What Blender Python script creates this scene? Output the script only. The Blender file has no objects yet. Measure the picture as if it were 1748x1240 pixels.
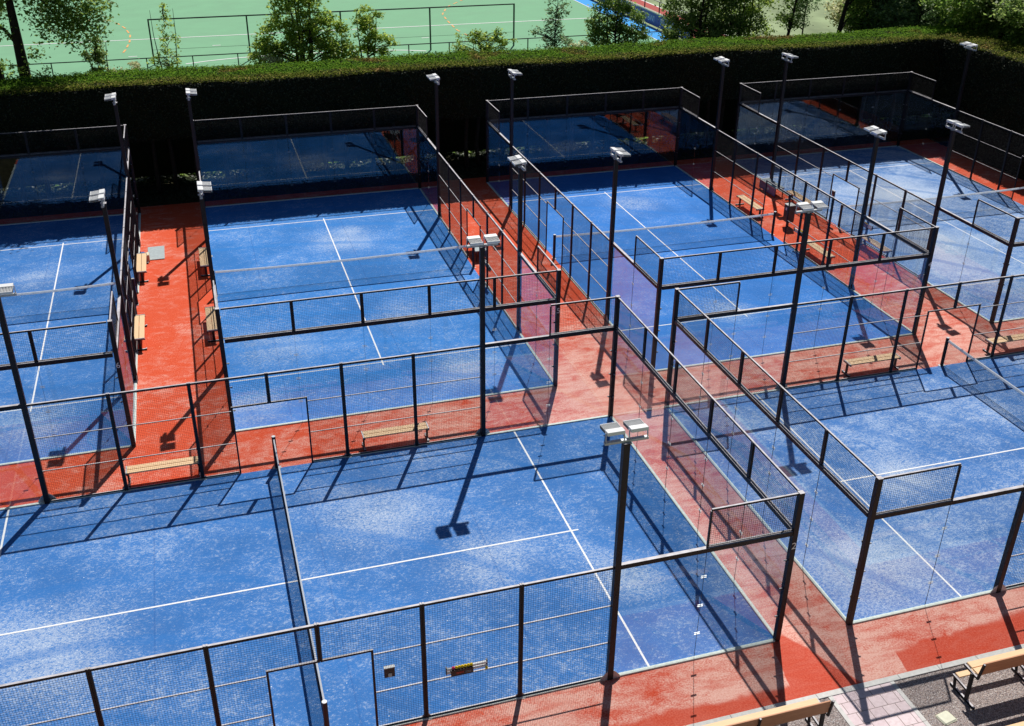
import bpy, math, random
import numpy as np
from mathutils import Vector, Matrix, Euler
random.seed(7); RNG = np.random.default_rng(11)
S = bpy.context.scene; COL = S.collection
R = math.radians

# ------------------------------------------------------------------ materials
def nt(name):
    m = bpy.data.materials.new(name); m.use_nodes = True
    t = m.node_tree; b = t.nodes['Principled BSDF']
    return m, t, b
def N(t, typ, **kw):
    n = t.nodes.new(typ)
    for k, v in kw.items():
        if k in n.inputs.keys() if hasattr(n.inputs, 'keys') else False: n.inputs[k].default_value = v
        else: setattr(n, k, v)
    return n
def L(t, a, b): t.links.new(a, b)
def ramp(t, src, stops, interp='LINEAR'):
    r = t.nodes.new('ShaderNodeValToRGB'); r.color_ramp.interpolation = interp
    e = r.color_ramp.elements
    while len(e) < len(stops): e.new(.5)
    for i, (p, c) in enumerate(stops):
        e[i].position = p; e[i].color = (*c, 1) if len(c) == 3 else c
    L(t, src, r.inputs[0]); return r.outputs[0]
def mapr(t, src, a, b, c=0., d=1., smooth=True):
    n = t.nodes.new('ShaderNodeMapRange'); n.interpolation_type = 'SMOOTHSTEP' if smooth else 'LINEAR'
    n.inputs[1].default_value = a; n.inputs[2].default_value = b; n.inputs[3].default_value = c; n.inputs[4].default_value = d
    L(t, src, n.inputs[0]); return n.outputs[0]
def mth(t, op, a, b=None, clamp=False):
    n = t.nodes.new('ShaderNodeMath'); n.operation = op; n.use_clamp = clamp
    for i, v in enumerate((a, b)):
        if v is None: continue
        if isinstance(v, (int, float)): n.inputs[i].default_value = v
        else: L(t, v, n.inputs[i])
    return n.outputs[0]
def mixc(t, f, a, b):
    n = t.nodes.new('ShaderNodeMix'); n.data_type = 'RGBA'
    if isinstance(f, (int, float)): n.inputs[0].default_value = f
    else: L(t, f, n.inputs[0])
    for i, v in ((6, a), (7, b)):
        if isinstance(v, tuple): n.inputs[i].default_value = (*v, 1)
        else: L(t, v, n.inputs[i])
    return n.outputs[2]
def pos(t):
    g = t.nodes.new('ShaderNodeNewGeometry'); return g.outputs['Position']
def mapping(t, v, sc=(1, 1, 1), rot=0, loc=(0, 0, 0)):
    m = t.nodes.new('ShaderNodeMapping'); m.inputs['Scale'].default_value = sc; m.inputs['Rotation'].default_value = (0, 0, rot); m.inputs['Location'].default_value = loc
    L(t, v, m.inputs[0]); return m.outputs[0]
def noise(t, v, scale, detail=4, rough=.55, dist=0.):
    n = t.nodes.new('ShaderNodeTexNoise'); n.inputs['Scale'].default_value = scale; n.inputs['Detail'].default_value = detail
    n.inputs['Roughness'].default_value = rough; n.inputs['Distortion'].default_value = dist
    L(t, v, n.inputs['Vector']); return n.outputs[0]
def bump(t, b, h, strength, dist):
    n = t.nodes.new('ShaderNodeBump'); n.inputs['Strength'].default_value = strength; n.inputs['Distance'].default_value = dist
    L(t, h, n.inputs['Height']); L(t, n.outputs[0], b.inputs['Normal'])
def plain(name, col, rough=.6, metal=0., spec=.5, var=.12, vs=9.):
    m, t, b = nt(name)
    p = pos(t); n = noise(t, p, vs, 5)
    lo = tuple(c * (1 - var) for c in col); hi = tuple(min(1, c * (1 + var)) for c in col)
    L(t, ramp(t, n, [(.3, lo), (.7, hi)]), b.inputs['Base Color'])
    L(t, mapr(t, n, .2, .8, rough * .85, min(1, rough * 1.15)), b.inputs['Roughness'])
    b.inputs['Metallic'].default_value = metal; b.inputs['Specular IOR Level'].default_value = spec
    return m

def sparkle(t, p, sc, rad, keep):
    v = t.nodes.new('ShaderNodeTexVoronoi'); v.inputs['Scale'].default_value = sc; L(t, p, v.inputs['Vector'])
    near = mapr(t, v.outputs['Distance'], rad * .6, rad, 1, 0)
    sx = t.nodes.new('ShaderNodeSeparateColor'); L(t, v.outputs['Color'], sx.inputs[0])
    return mth(t, 'MULTIPLY', near, mapr(t, sx.outputs[0], 1 - keep, 1 - keep * .7))

WORN = [(18.1, 27.6, 1.7), (4.4, 26.6, 1.8), (4.9, 27.6, 1.0), (5.4, 18.7, 1.5), (-.4, 13.4, 1.4), (2.2, 7.1, 1.9), (-5.4, 4.0, 2.2), (4.4, 4.4, 1.5), (7.6, 3.0, 1.2), (16.7, 4.7, 1.2),
        (13.6, 1.6, 1.9), (.5, 17.3, 1.8), (-7.6, 25.6, 1.3), (28.6, 19.2, 2.4), (31, 25.5, 2.6), (17.0, 15.9, 1.4), (6.6, 14.2, 1.6), (-6.9, 14.5, 1.8)]
def blue_turf(name, sandy, rot, hue=(.020, .160, .49), box=None):
    m, t, b = nt(name); p = pos(t)
    streak = mapping(t, p, (1, 1.5, 1), rot)
    n1 = noise(t, streak, 2.6, 8, .74, .8)
    n2 = noise(t, p, .33, 4, .6)
    n3 = noise(t, streak, 11, 6, .8, .6)
    n4 = noise(t, mapping(t, p, (1, 1.9, 1), rot + 1.1), 24, 4, .75, .3)
    fine = noise(t, p, 70, 2, .6)
    # worn spots where players stand, drawn for this court only
    spots = None
    for (x, y, rr) in WORN:
        if box and not (box[0] <= x <= box[1] and box[2] <= y <= box[3]): continue
        d = t.nodes.new('ShaderNodeVectorMath'); d.operation = 'DISTANCE'; L(t, p, d.inputs[0]); d.inputs[1].default_value = (x, y, 0)
        g = mapr(t, mth(t, 'ADD', d.outputs['Value'], mth(t, 'MULTIPLY', mth(t, 'SUBTRACT', n1, .5), rr * 3.2)), rr * 1.15, rr * .05)
        spots = g if spots is None else mth(t, 'MAXIMUM', spots, g)
    dens = mth(t, 'ADD', mth(t, 'MULTIPLY', mth(t, 'SUBTRACT', n1, .5), .38), mth(t, 'MULTIPLY', mth(t, 'SUBTRACT', n2, .5), .32))
    dens = mth(t, 'ADD', dens, sandy)
    if spots is not None: dens = mth(t, 'ADD', dens, mth(t, 'MULTIPLY', spots, .10))
    base = mixc(t, mapr(t, n2, .3, .7), tuple(c * .88 for c in hue), tuple(c * 1.14 for c in hue))
    base = mixc(t, mth(t, 'MULTIPLY', mapr(t, fine, .35, .7), .35), base, (.006, .05, .25))
    veil = mapr(t, dens, -.16, .34, .02, .26)
    c = mixc(t, veil, base, (.27, .45, .70))
    fl = mapr(t, mth(t, 'ADD', n3, dens), .52, .66)
    c = mixc(t, mth(t, 'MULTIPLY', fl, .38), c, (.55, .64, .76))
    fl2 = mapr(t, mth(t, 'ADD', n4, mth(t, 'MULTIPLY', dens, .8)), .60, .72)
    c = mixc(t, mth(t, 'MULTIPLY', fl2, .75), c, (.66, .74, .82))
    if spots is not None: c = mixc(t, mth(t, 'MULTIPLY', mth(t, 'MULTIPLY', spots, mapr(t, n3, .40, .62)), .20), c, (.60, .62, .62))
    # brushed arcs left by the sweeper
    arcs = t.nodes.new('ShaderNodeTexWave'); arcs.wave_type = 'RINGS'; arcs.rings_direction = 'Z'
    arcs.inputs['Scale'].default_value = .14; arcs.inputs['Distortion'].default_value = 3; arcs.inputs['Detail'].default_value = 2; arcs.inputs['Detail Scale'].default_value = .4
    L(t, mapping(t, p, (1, 1, 0), rot, (3.1, 7.7, 0)), arcs.inputs['Vector'])
    c = mixc(t, mapr(t, arcs.outputs['Fac'], .90, 1, 0, .45), c, hue)
    # carpet seams every four metres
    sx = t.nodes.new('ShaderNodeSeparateXYZ'); L(t, p, sx.inputs[0])
    sm = mth(t, 'ABSOLUTE', mth(t, 'SUBTRACT', mth(t, 'MODULO', mth(t, 'ADD', sx.outputs[0], 101.3), 4.0), 2.0))
    c = mixc(t, mapr(t, sm, .0, .03, .30, 0), c, (.01, .07, .28))
    sp = mth(t, 'MAXIMUM', sparkle(t, p, 4.5, .07, .45), sparkle(t, p, 11, .09, .12))
    c = mixc(t, mth(t, 'MULTIPLY', sp, .8), c, (.85, .92, .95))
    L(t, c, b.inputs['Base Color']); b.inputs['Roughness'].default_value = .8; b.inputs['Specular IOR Level'].default_value = .2
    bump(t, b, fine, .35, .01)
    return m

def red_turf():
    m, t, b = nt('red sand-dressed turf'); p = pos(t)
    sx = t.nodes.new('ShaderNodeSeparateXYZ'); L(t, p, sx.inputs[0]); X, Y = sx.outputs[0], sx.outputs[1]
    n1 = noise(t, mapping(t, p, (1, 1.7, 1), .5), 1.9, 8, .74, .6)
    n2 = noise(t, p, .35, 4, .6); n3 = noise(t, p, 26, 3, .65); wob = noise(t, p, 1.1, 3)
    bias = mth(t, 'MULTIPLY', mapr(t, X, -7, 12), mapr(t, Y, 22, 9))
    s = mth(t, 'ADD', mth(t, 'MULTIPLY', n1, .7), mth(t, 'MULTIPLY', n3, .3))
    s = mth(t, 'ADD', s, mth(t, 'MULTIPLY', mth(t, 'SUBTRACT', n2, .5), .5))
    s = mth(t, 'ADD', s, mth(t, 'MULTIPLY', bias, .20))
    sand = mapr(t, s, .46, .78)
    # swept, freshly filled strips along the front edge
    yy = mth(t, 'ADD', Y, mth(t, 'MULTIPLY', mth(t, 'SUBTRACT', wob, .5), .5))
    lim = mth(t, 'ADD', mapr(t, X, 9.6, 9.9, -1.3, .15, False), mth(t, 'ADD', mapr(t, X, 10.25, 11.15, 0, -1.85, False), mth(t, 'ADD', mapr(t, X, 12.25, 12.4, 0, .62), mapr(t, X, 12.4, 15.5, 0, .25, False))))
    fresh = mth(t, 'SUBTRACT', lim, yy)
    sand = mth(t, 'MULTIPLY', sand, mapr(t, fresh, -.07, .09, 1, .15))
    base = mixc(t, mapr(t, n3, .3, .75), (.56, .062, .024), (.76, .130, .055))
    base = mixc(t, mth(t, 'MAXIMUM', mapr(t, fresh, -.04, .06, 0, .35), mth(t, 'MULTIPLY', bias, .55)), base, (.44, .034, .018))
    streak2 = noise(t, mapping(t, p, (.5, 2.6, 1), 1.0), 1.3, 4, .6, .4)
    sand = mth(t, 'MULTIPLY', sand, mapr(t, streak2, .32, .56, .5, 1))
    c = mixc(t, mth(t, 'MULTIPLY', mth(t, 'MULTIPLY', sand, mapr(t, n3, .3, .7, .65, 1.15), clamp=True), .78), base, (.80, .54, .46))
    sp = sparkle(t, p, 2.6, .035, .4)
    c = mixc(t, sp, c, (.85, .8, .55))
    L(t, c, b.inputs['Base Color']); b.inputs['Roughness'].default_value = .9; b.inputs['Specular IOR Level'].default_value = .15
    bump(t, b, n3, .35, .012)
    return m

def white_line():
    m, t, b = nt('white turf line'); p = pos(t)
    n = noise(t, p, 22, 4, .7)
    L(t, ramp(t, n, [(.3, (.62, .66, .74)), (.55, (.86, .87, .88))]), b.inputs['Base Color']); b.inputs['Roughness'].default_value = .85
    return m

def glass_mat():
    m, t, b = nt('tempered glass'); t.nodes.remove(b); out = t.nodes['Material Output']
    g = t.nodes.new('ShaderNodeNewGeometry')
    d = t.nodes.new('ShaderNodeVectorMath'); d.operation = 'DOT_PRODUCT'; L(t, g.outputs['Normal'], d.inputs[0]); L(t, g.outputs['Incoming'], d.inputs[1])
    c = mth(t, 'ABSOLUTE', d.outputs['Value']); q = mth(t, 'SUBTRACT', 1, c); q5 = mth(t, 'POWER', q, 5)
    F = mth(t, 'ADD', .066, mth(t, 'MULTIPLY', q5, .9), clamp=True)
    smear = noise(t, pos(t), 1.3, 4)
    F = mth(t, 'MULTIPLY', F, mapr(t, smear, .3, .7, .9, 1.1))
    tr = t.nodes.new('ShaderNodeBsdfTransparent'); tr.inputs[0].default_value = (.965, .98, .98, 1)
    gl = t.nodes.new('ShaderNodeBsdfGlossy'); gl.inputs['Roughness'].default_value = .0; gl.inputs[0].default_value = (.62, .69, .78, 1)
    mx = t.nodes.new('ShaderNodeMixShader'); L(t, F, mx.inputs[0]); L(t, tr.outputs[0], mx.inputs[1]); L(t, gl.outputs[0], mx.inputs[2])
    L(t, mx.outputs[0], out.inputs[0]); return m

def leaf_mat(name, cols, rough=.5, transl=.58):
    m, t, b = nt(name)
    g = t.nodes.new('ShaderNodeNewGeometry'); n = noise(t, g.outputs['Position'], .9, 3)
    f = mth(t, 'ADD', mth(t, 'MULTIPLY', g.outputs['Random Per Island'], .6), mth(t, 'MULTIPLY', n, .4))
    c = ramp(t, f, [(i / (len(cols) - 1) * .7 + .15, k) for i, k in enumerate(cols)])
    L(t, c, b.inputs['Base Color']); b.inputs['Roughness'].default_value = rough; b.inputs['Specular IOR Level'].default_value = .35
    ts = t.nodes.new('ShaderNodeBsdfTranslucent'); L(t, c, ts.inputs[0])
    mx = t.nodes.new('ShaderNodeMixShader'); mx.inputs[0].default_value = transl
    L(t, b.outputs[0], mx.inputs[1]); L(t, ts.outputs[0], mx.inputs[2]); L(t, mx.outputs[0], t.nodes['Material Output'].inputs[0])
    return m

def hedge_mat():
    m, t, b = nt('clipped hedge'); g = t.nodes.new('ShaderNodeNewGeometry'); p = g.outputs['Position']
    n = noise(t, p, 1.1, 4, .6); n2 = noise(t, p, .35, 3); sx = t.nodes.new('ShaderNodeSeparateXYZ'); L(t, p, sx.inputs[0])
    gr = ramp(t, g.outputs['Random Per Island'], [(.0, (.035, .095, .008)), (.6, (.085, .19, .013)), (1, (.16, .28, .022))])
    # bare twiggy tips along the clipped court side edge
    br = mth(t, 'MULTIPLY', mapr(t, mth(t, 'ADD', sx.outputs[1], mth(t, 'MULTIPLY', n, -1.6)), 34.2, 33.1), mapr(t, sx.outputs[2], 4.9, 5.3))
    br = mth(t, 'ADD', mth(t, 'MULTIPLY', br, .6), mth(t, 'MULTIPLY', mapr(t, n2, .60, .72), mapr(t, sx.outputs[2], 4.9, 5.3)), clamp=True)
    brown = ramp(t, g.outputs['Random Per Island'], [(.0, (.05, .045, .008)), (.8, (.14, .11, .02)), (1, (.50, .30, .14))])
    L(t, mixc(t, br, gr, brown), b.inputs['Base Color']); b.inputs['Roughness'].default_value = .9; b.inputs['Specular IOR Level'].default_value = .03
    return m

def wood(name, a, c2, rot=0):
    m, t, b = nt(name); tc = t.nodes.new('ShaderNodeTexCoord')
    n = noise(t, mapping(t, tc.outputs['Object'], (1.2, 22, 22)), 3, 5, .6)
    L(t, ramp(t, n, [(.3, a), (.7, c2)]), b.inputs['Base Color']); b.inputs['Roughness'].default_value = .6
    return m

M = {}
def frame_sheen():
    # sun sheen painted as a pale tone on upward faces of rails and beams
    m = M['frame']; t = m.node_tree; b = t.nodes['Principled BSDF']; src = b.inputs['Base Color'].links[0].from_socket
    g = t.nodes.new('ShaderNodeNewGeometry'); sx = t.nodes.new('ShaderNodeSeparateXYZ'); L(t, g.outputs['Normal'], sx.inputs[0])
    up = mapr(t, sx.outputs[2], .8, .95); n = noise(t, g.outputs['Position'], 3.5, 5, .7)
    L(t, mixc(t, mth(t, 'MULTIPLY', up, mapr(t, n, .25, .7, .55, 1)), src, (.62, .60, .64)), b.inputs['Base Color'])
M['red'] = red_turf(); M['line'] = white_line(); M['glass'] = glass_mat()
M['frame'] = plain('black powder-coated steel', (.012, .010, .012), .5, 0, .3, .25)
frame_sheen()
M['wire'] = plain('dark welded wire', (.012, .011, .014), .7, 0, .25)
M['galv'] = plain('galvanised steel', (.42, .44, .46), .45, .3)
M['clamp'] = plain('clamp steel', (.33, .35, .37), .35, .4)
M['kerb'] = plain('concrete kerb', (.60, .66, .62), .85, 0, .3, .15, 14)
M['conc'] = plain('pale concrete edging', (.62, .61, .59), .85, 0, .3, .12, 10)
def tape_mat():
    m, t, b = nt('woven net tape'); n = noise(t, pos(t), 20, 3)
    c = ramp(t, n, [(.3, (.74, .77, .79)), (.7, (.86, .88, .90))]); L(t, c, b.inputs['Base Color']); b.inputs['Roughness'].default_value = .8
    ts = t.nodes.new('ShaderNodeBsdfTranslucent'); L(t, c, ts.inputs[0]); mx = t.nodes.new('ShaderNodeMixShader'); mx.inputs[0].default_value = .6
    L(t, b.outputs[0], mx.inputs[1]); L(t, ts.outputs[0], mx.inputs[2]); L(t, mx.outputs[0], t.nodes['Material Output'].inputs[0]); return m
M['tape'] = tape_mat()
M['netcord'] = plain('net cord', (.012, .014, .02), .8, 0, .2)
M['plank'] = wood('pale composite plank', (.70, .46, .25), (.82, .57, .33))
M['plankback'] = wood('brown composite plank', (.46, .19, .09), (.58, .27, .13))  # plank colour browned to paint in the shade on the bench backs
M['lampwhite'] = plain('white lamp housing', (.78, .79, .80), .4, 0, .5, .04)
M['fins'] = plain('grey cooling fins', (.30, .32, .33), .5, .2)
M['finslot'] = plain('fin gaps', (.07, .075, .08), .6)
M['lens'] = plain('lamp lens', (.5, .52, .55), .15)
M['white'] = plain('white paint', (.8, .8, .8), .5, 0, .5, .03)
M['yellow'] = plain('yellow felt', (.85, .62, .02), .9, 0, .1)
M['pink'] = plain('pink felt', (.75, .05, .16), .9, 0, .1)
M['black'] = plain('black plastic', (.02, .017, .017), .5)
M['darkred'] = plain('dark red print', (.30, .03, .02), .5)
M['greymat'] = plain('grey rubber', (.36, .42, .44), .8)
M['bluevinyl'] = plain('blue vinyl', (.02, .10, .36), .45)
M['cyan'] = plain('cyan print', (.1, .55, .75), .5)
M['cream'] = plain('cream canvas', (.72, .58, .38), .8)
M['bark'] = plain('bark', (.030, .024, .018), .9, 0, .2, .4, 6)
M['darkgreenpaint'] = plain('dark green paint', (.006, .035, .028), .5)
M['hedge'] = hedge_mat()
M['field'] = plain('green hockey turf', (.205, .42, .255), .9, 0, .1, .06, .5)
M['fieldblue'] = plain('light blue run-off turf', (.07, .36, .80), .9, 0, .1, .05, .5)
M['orange'] = plain('orange line', (.75, .38, .12), .8)
M['track'] = plain('red running surface', (.42, .10, .09), .9, 0, .1, .08, 1)
M['meadow'] = plain('meadow', (.27, .34, .19), .95, 0, .1, .35, .25)
M['soil'] = plain('soil and litter', (.05, .045, .022), .95, 0, .1, .5, 3)
M['board'] = plain('dark blue board', (.055, .06, .26), .5)
M['cap'] = plain('pale cap', (.55, .55, .42), .8)
M['lid'] = plain('limestone lid', (.70, .70, .56), .85)
M['numeral'] = plain('numeral vinyl', (.62, .64, .68), .5)

def gravel():
    m, t, b = nt('river gravel'); p = pos(t)
    v = t.nodes.new('ShaderNodeTexVoronoi'); v.inputs['Scale'].default_value = 58; L(t, p, v.inputs['Vector'])
    sc = t.nodes.new('ShaderNodeSeparateColor'); L(t, v.outputs['Color'], sc.inputs[0])
    c = ramp(t, sc.outputs[0], [(0, (.14, .12, .12)), (.35, (.38, .30, .28)), (.6, (.55, .43, .38)), (.8, (.45, .41, .43)), (1, (.85, .78, .72))])
    c = mixc(t, mapr(t, v.outputs['Distance'], .3, .8, 0, .5), c, (.09, .08, .08))
    L(t, c, b.inputs['Base Color']); b.inputs['Roughness'].default_value = .8
    bump(t, b, mth(t, 'MULTIPLY', v.outputs['Distance'], -1), 1, .02); return m
M['gravel'] = gravel()
def pavers():
    m, t, b = nt('rose concrete pavers'); p = pos(t)
    br = t.nodes.new('ShaderNodeTexBrick'); br.offset = .5; br.inputs['Scale'].default_value = 1
    br.inputs['Brick Width'].default_value = .31; br.inputs['Row Height'].default_value = .30; br.inputs['Mortar Size'].default_value = .008
    br.inputs['Color1'].default_value = (.70, .57, .60, 1); br.inputs['Color2'].default_value = (.78, .66, .68, 1); br.inputs['Mortar'].default_value = (.25, .19, .18, 1)
    L(t, p, br.inputs['Vector']); n = noise(t, p, 12, 5)
    L(t, mixc(t, mapr(t, n, .35, .75, 0, .3), br.outputs[0], (.42, .30, .30)), b.inputs['Base Color']); b.inputs['Roughness'].default_value = .85
    bump(t, b, br.outputs['Fac'], -.4, .006); return m
M['paver'] = pavers()
M['leafmid'] = leaf_mat('mid green leaves', [(.09, .18, .04), (.22, .36, .07), (.44, .56, .13)])
M['leafyel'] = leaf_mat('yellow green leaves', [(.12, .22, .03), (.36, .52, .08), (.66, .76, .16)])
M['leafpale'] = leaf_mat('pale cream green leaves', [(.26, .30, .11), (.58, .60, .30), (.82, .78, .52)])
M['leafdark'] = leaf_mat('dark green leaves', [(.07, .15, .035), (.24, .36, .09), (.55, .64, .20)])
M['leafblue'] = leaf_mat('grey green leaves', [(.07, .14, .06), (.20, .33, .14), (.45, .58, .28)])
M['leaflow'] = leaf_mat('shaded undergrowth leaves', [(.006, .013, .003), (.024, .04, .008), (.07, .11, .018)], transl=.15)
# ------------------------------------------------------------------ geometry helpers
class MB:
    def __init__(s): s.v = []; s.f = []
    def box(s, c, d, rot=None):
        M3 = rot if rot is not None else Matrix.Identity(3); c = Vector(c); i = len(s.v)
        for x in (-.5, .5):
            for y in (-.5, .5):
                for z in (-.5, .5): s.v.append(tuple(c + M3 @ Vector((x * d[0], y * d[1], z * d[2]))))
        for f in ((0, 1, 3, 2), (4, 6, 7, 5), (0, 4, 5, 1), (2, 3, 7, 6), (0, 2, 6, 4), (1, 5, 7, 3)): s.f.append(tuple(i + k for k in f))
        return s
    def b2(s, x0, x1, y0, y1, z0, z1): return s.box(((x0 + x1) / 2, (y0 + y1) / 2, (z0 + z1) / 2), (x1 - x0, y1 - y0, z1 - z0))
    def bar(s, a, b, w, h=None, up=(0, 0, 1)):
        a = Vector(a); b = Vector(b); h = h or w; x = (b - a); l = x.length; x.normalize(); u = Vector(up)
        if abs(x.dot(u)) > .99: u = Vector((0, 1, 0))
        y = u.cross(x).normalized(); z = x.cross(y)
        return s.box((a + b) / 2, (l, w, h), Matrix((x, y, z)).transposed())
    def tube(s, pts, rad, n=8, cap=True):
        pts = [Vector(q) for q in pts]; rad = rad if isinstance(rad, (list, tuple)) else [rad] * len(pts); base = len(s.v)
        for k, q in enumerate(pts):
            d = (pts[min(k + 1, len(pts) - 1)] - pts[max(k - 1, 0)]).normalized()
            u = Vector((0, 0, 1)) if abs(d.z) < .9 else Vector((1, 0, 0))
            a = d.cross(u).normalized(); b = d.cross(a)
            for j in range(n):
                an = 2 * math.pi * j / n; s.v.append(tuple(q + (a * math.cos(an) + b * math.sin(an)) * rad[k]))
        for k in range(len(pts) - 1):
            for j in range(n): s.f.append((base + k * n + j, base + k * n + (j + 1) % n, base + (k + 1) * n + (j + 1) % n, base + (k + 1) * n + j))
        if cap: s.f.append(tuple(base + j for j in range(n))[::-1]); s.f.append(tuple(base + (len(pts) - 1) * n + j for j in range(n)))
        return s
    def ball(s, c, r, nu=10, nv=6):
        base = len(s.v)
        for i in range(1, nv):
            th = math.pi * i / nv
            for j in range(nu):
                ph = 2 * math.pi * j / nu; s.v.append((c[0] + r * math.sin(th) * math.cos(ph), c[1] + r * math.sin(th) * math.sin(ph), c[2] + r * math.cos(th)))
        t = len(s.v); s.v.append((c[0], c[1], c[2] + r)); s.v.append((c[0], c[1], c[2] - r))
        for i in range(nv - 2):
            for j in range(nu): s.f.append((base + i * nu + j, base + (i + 1) * nu + j, base + (i + 1) * nu + (j + 1) % nu, base + i * nu + (j + 1) % nu))
        for j in range(nu):
            s.f.append((t, base + j, base + (j + 1) % nu)); s.f.append((t + 1, base + (nv - 2) * nu + (j + 1) % nu, base + (nv - 2) * nu + j))
        return s
    def mesh(s, name, mat, bev=0):
        me = bpy.data.meshes.new(name); me.from_pydata(s.v, [], s.f); me.materials.append(mat); me.update()
        if bev:
            import bmesh
            bm = bmesh.new(); bm.from_mesh(me); bmesh.ops.bevel(bm, geom=bm.edges[:], offset=bev, segments=1, affect='EDGES'); bm.to_mesh(me); bm.free()
        return me
def obj(name, me, parent=None, loc=None, rot=0, **kw):
    o = bpy.data.objects.new(name, me); COL.objects.link(o)
    if parent is not None: o.parent = parent
    if loc is not None: o.location = loc
    o.rotation_euler = (0, 0, rot)
    for k, v in kw.items():
        if v: o[k] = v
    return o
def thing(name, label, cat, loc=(0, 0, 0), rot=0, group=None):
    return obj(name, None, None, loc, rot, label=label, category=cat, group=group)
def struct(name, me, loc=(0, 0, 0), rot=0): return obj(name, me, None, loc, rot, kind='structure')
def smooth(me):
    for p in me.polygons: p.use_smooth = True
    return me
def sheet(x0, x1, y0, y1, z, mat, name='sheet', n=1):
    me = bpy.data.meshes.new(name); me.from_pydata([(x0, y0, z), (x1, y0, z), (x1, y1, z), (x0, y1, z)], [], [(0, 1, 2, 3)]); me.materials.append(mat); return me
def ctree(o, **kw):
    def rec(a, par):
        c = a.copy(); COL.objects.link(c)
        if par is not None: c.parent = par
        for ch in [k for k in ALLCH.get(a.name, [])]: rec(ch, c)
        return c
    return rec(o, None)

# ------------------------------------------------------------------ court parts (shared meshes)
W = .0036
def wires(mb, x0, x1, z0, z1, y=0, st=.05, w=W):
    nx = int(round((x1 - x0) / st)); nz = int(round((z1 - z0) / st))
    for i in range(1, nx): mb.box((x0 + i * st, y, (z0 + z1) / 2), (w, w, z1 - z0))
    for j in range(1, nz): mb.box(((x0 + x1) / 2, y + w, z0 + j * st), (x1 - x0, w, w))
def panel_full():
    mb = MB(); wires(mb, 0, 2, .05, 3)
    return mb.mesh('mesh_panel', M['wire']), [MB().b2(.045, 1.955, -.013, .013, z - h / 2, z + h / 2).mesh('rail', M['frame']) for z, h in ((.05, .04), (1., .022), (2., .022))]
def panel_door():   # opening from x=0 to 1 below 2.12
    mb = MB(); wires(mb, 1, 2, .05, 2.1); wires(mb, 0, 2, 2.1, 3)
    f = [MB().b2(1.02, 1.955, -.013, .013, z - h / 2, z + h / 2).mesh('rail', M['frame']) for z, h in ((.05, .04), (1., .022), (2., .022))]
    d = MB(); d.b2(.97, 1.015, -.02, .02, 0, 2.14); d.b2(.03, .97, -.02, .02, 2.095, 2.14)
    return mb.mesh('mesh_panel', M['wire']), f, d.mesh('door_frame', M['frame'])
def panel_top():    # 2 m by 1 m panel above the glass
    mb = MB(); wires(mb, 0, 2, 3.06, 4)
    f = MB().b2(.03, 1.97, -.014, .014, 3.075, 3.10)
    return mb.mesh('mesh_panel', M['wire']), f.mesh('rail', M['frame'])
PF, PFR = panel_full(); PD, PDR, PDD = panel_door(); PT, PTR = panel_top()
def post_mesh(z0, z1, foot=True):
    m = MB()
    for sx in (-.024, .024): m.b2(sx - .02, sx + .02, -.03, .03, z0, z1)
    m.b2(-.014, .014, -.012, .012, z0 + .01, z1 - .01)
    for sx in (-.024, .024): m.b2(sx - .018, sx + .018, -.028, .028, z1 + .001, z1 + .012)
    return m.mesh('post', M['frame'])
POST3 = post_mesh(0, 3.03); POSTD = post_mesh(2.1, 3.03); POSTT = post_mesh(3.055, 4.0)
def foot_mesh():
    m = MB(); m.b2(-.10, .10, -.07, .07, .004, .014)
    for s in (-1, 1):
        i = len(m.v)
        for y in (-.005, .005): m.v += [(s * .05, y, .014), (s * .13, y, .014), (s * .05, y, .13)]
        m.f += [(i, i + 1, i + 2), (i + 5, i + 4, i + 3), (i, i + 3, i + 4, i + 1), (i + 1, i + 4, i + 5, i + 2), (i + 2, i + 5, i + 3, i)]
    return m.mesh('foot_bracket', M['galv'])
FOOT = foot_mesh()
CORNER = MB().b2(-.06, .06, -.06, .06, 0, 4.02).b2(-.064, .064, -.064, .064, 4.021, 4.035).mesh('corner_post', M['frame'], .004)
PANE = MB().b2(.006, 1.994, -.006, .006, .05, 2.93).mesh('glass_pane', M['glass'])
CLAMP = MB().box((0, 0, .022), (.13, .022, .007)).box((0, 0, -.022), (.13, .022, .007)).box((0, 0, 0), (.006, .02, .038)).mesh('glass_clamp', M['clamp'])
SEAL = MB().b2(-.002, .002, -.007, .007, .05, 2.93).mesh('joint_seal', M['wire'])
HINGE = MB().box((0, 0, 0), (.08, .03, .022)).box((0, -.02, .0), (.02, .03, .05)).mesh('glass_clip', M['frame'])
TOPRAIL = {}
def rail_mesh(l, z, w=.06, h=.06, nm='top_rail'):
    k = (round(l, 3), z, w, h, nm)
    if k not in TOPRAIL: TOPRAIL[k] = MB().b2(0, l, -w / 2, w / 2, z - h / 2, z + h / 2).mesh(nm, M['frame'], .003)
    return TOPRAIL[k]

def text_mesh(s, size, mat, depth=.004):
    cu = bpy.data.curves.new('txt', 'FONT'); cu.body = s; cu.size = size; cu.extrude = depth; cu.align_x = 'CENTER'; cu.align_y = 'CENTER'
    o = bpy.data.objects.new('txt', cu); COL.objects.link(o); bpy.context.view_layer.update()
    me = bpy.data.meshes.new_from_object(o.evaluated_get(bpy.context.evaluated_depsgraph_get()))
    bpy.data.objects.remove(o); me.materials.clear(); me.materials.append(mat); return me

def put(par, name, me, x, y, rot=0, z=0): return obj(name, me, par, (x, y, z), rot)

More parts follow.
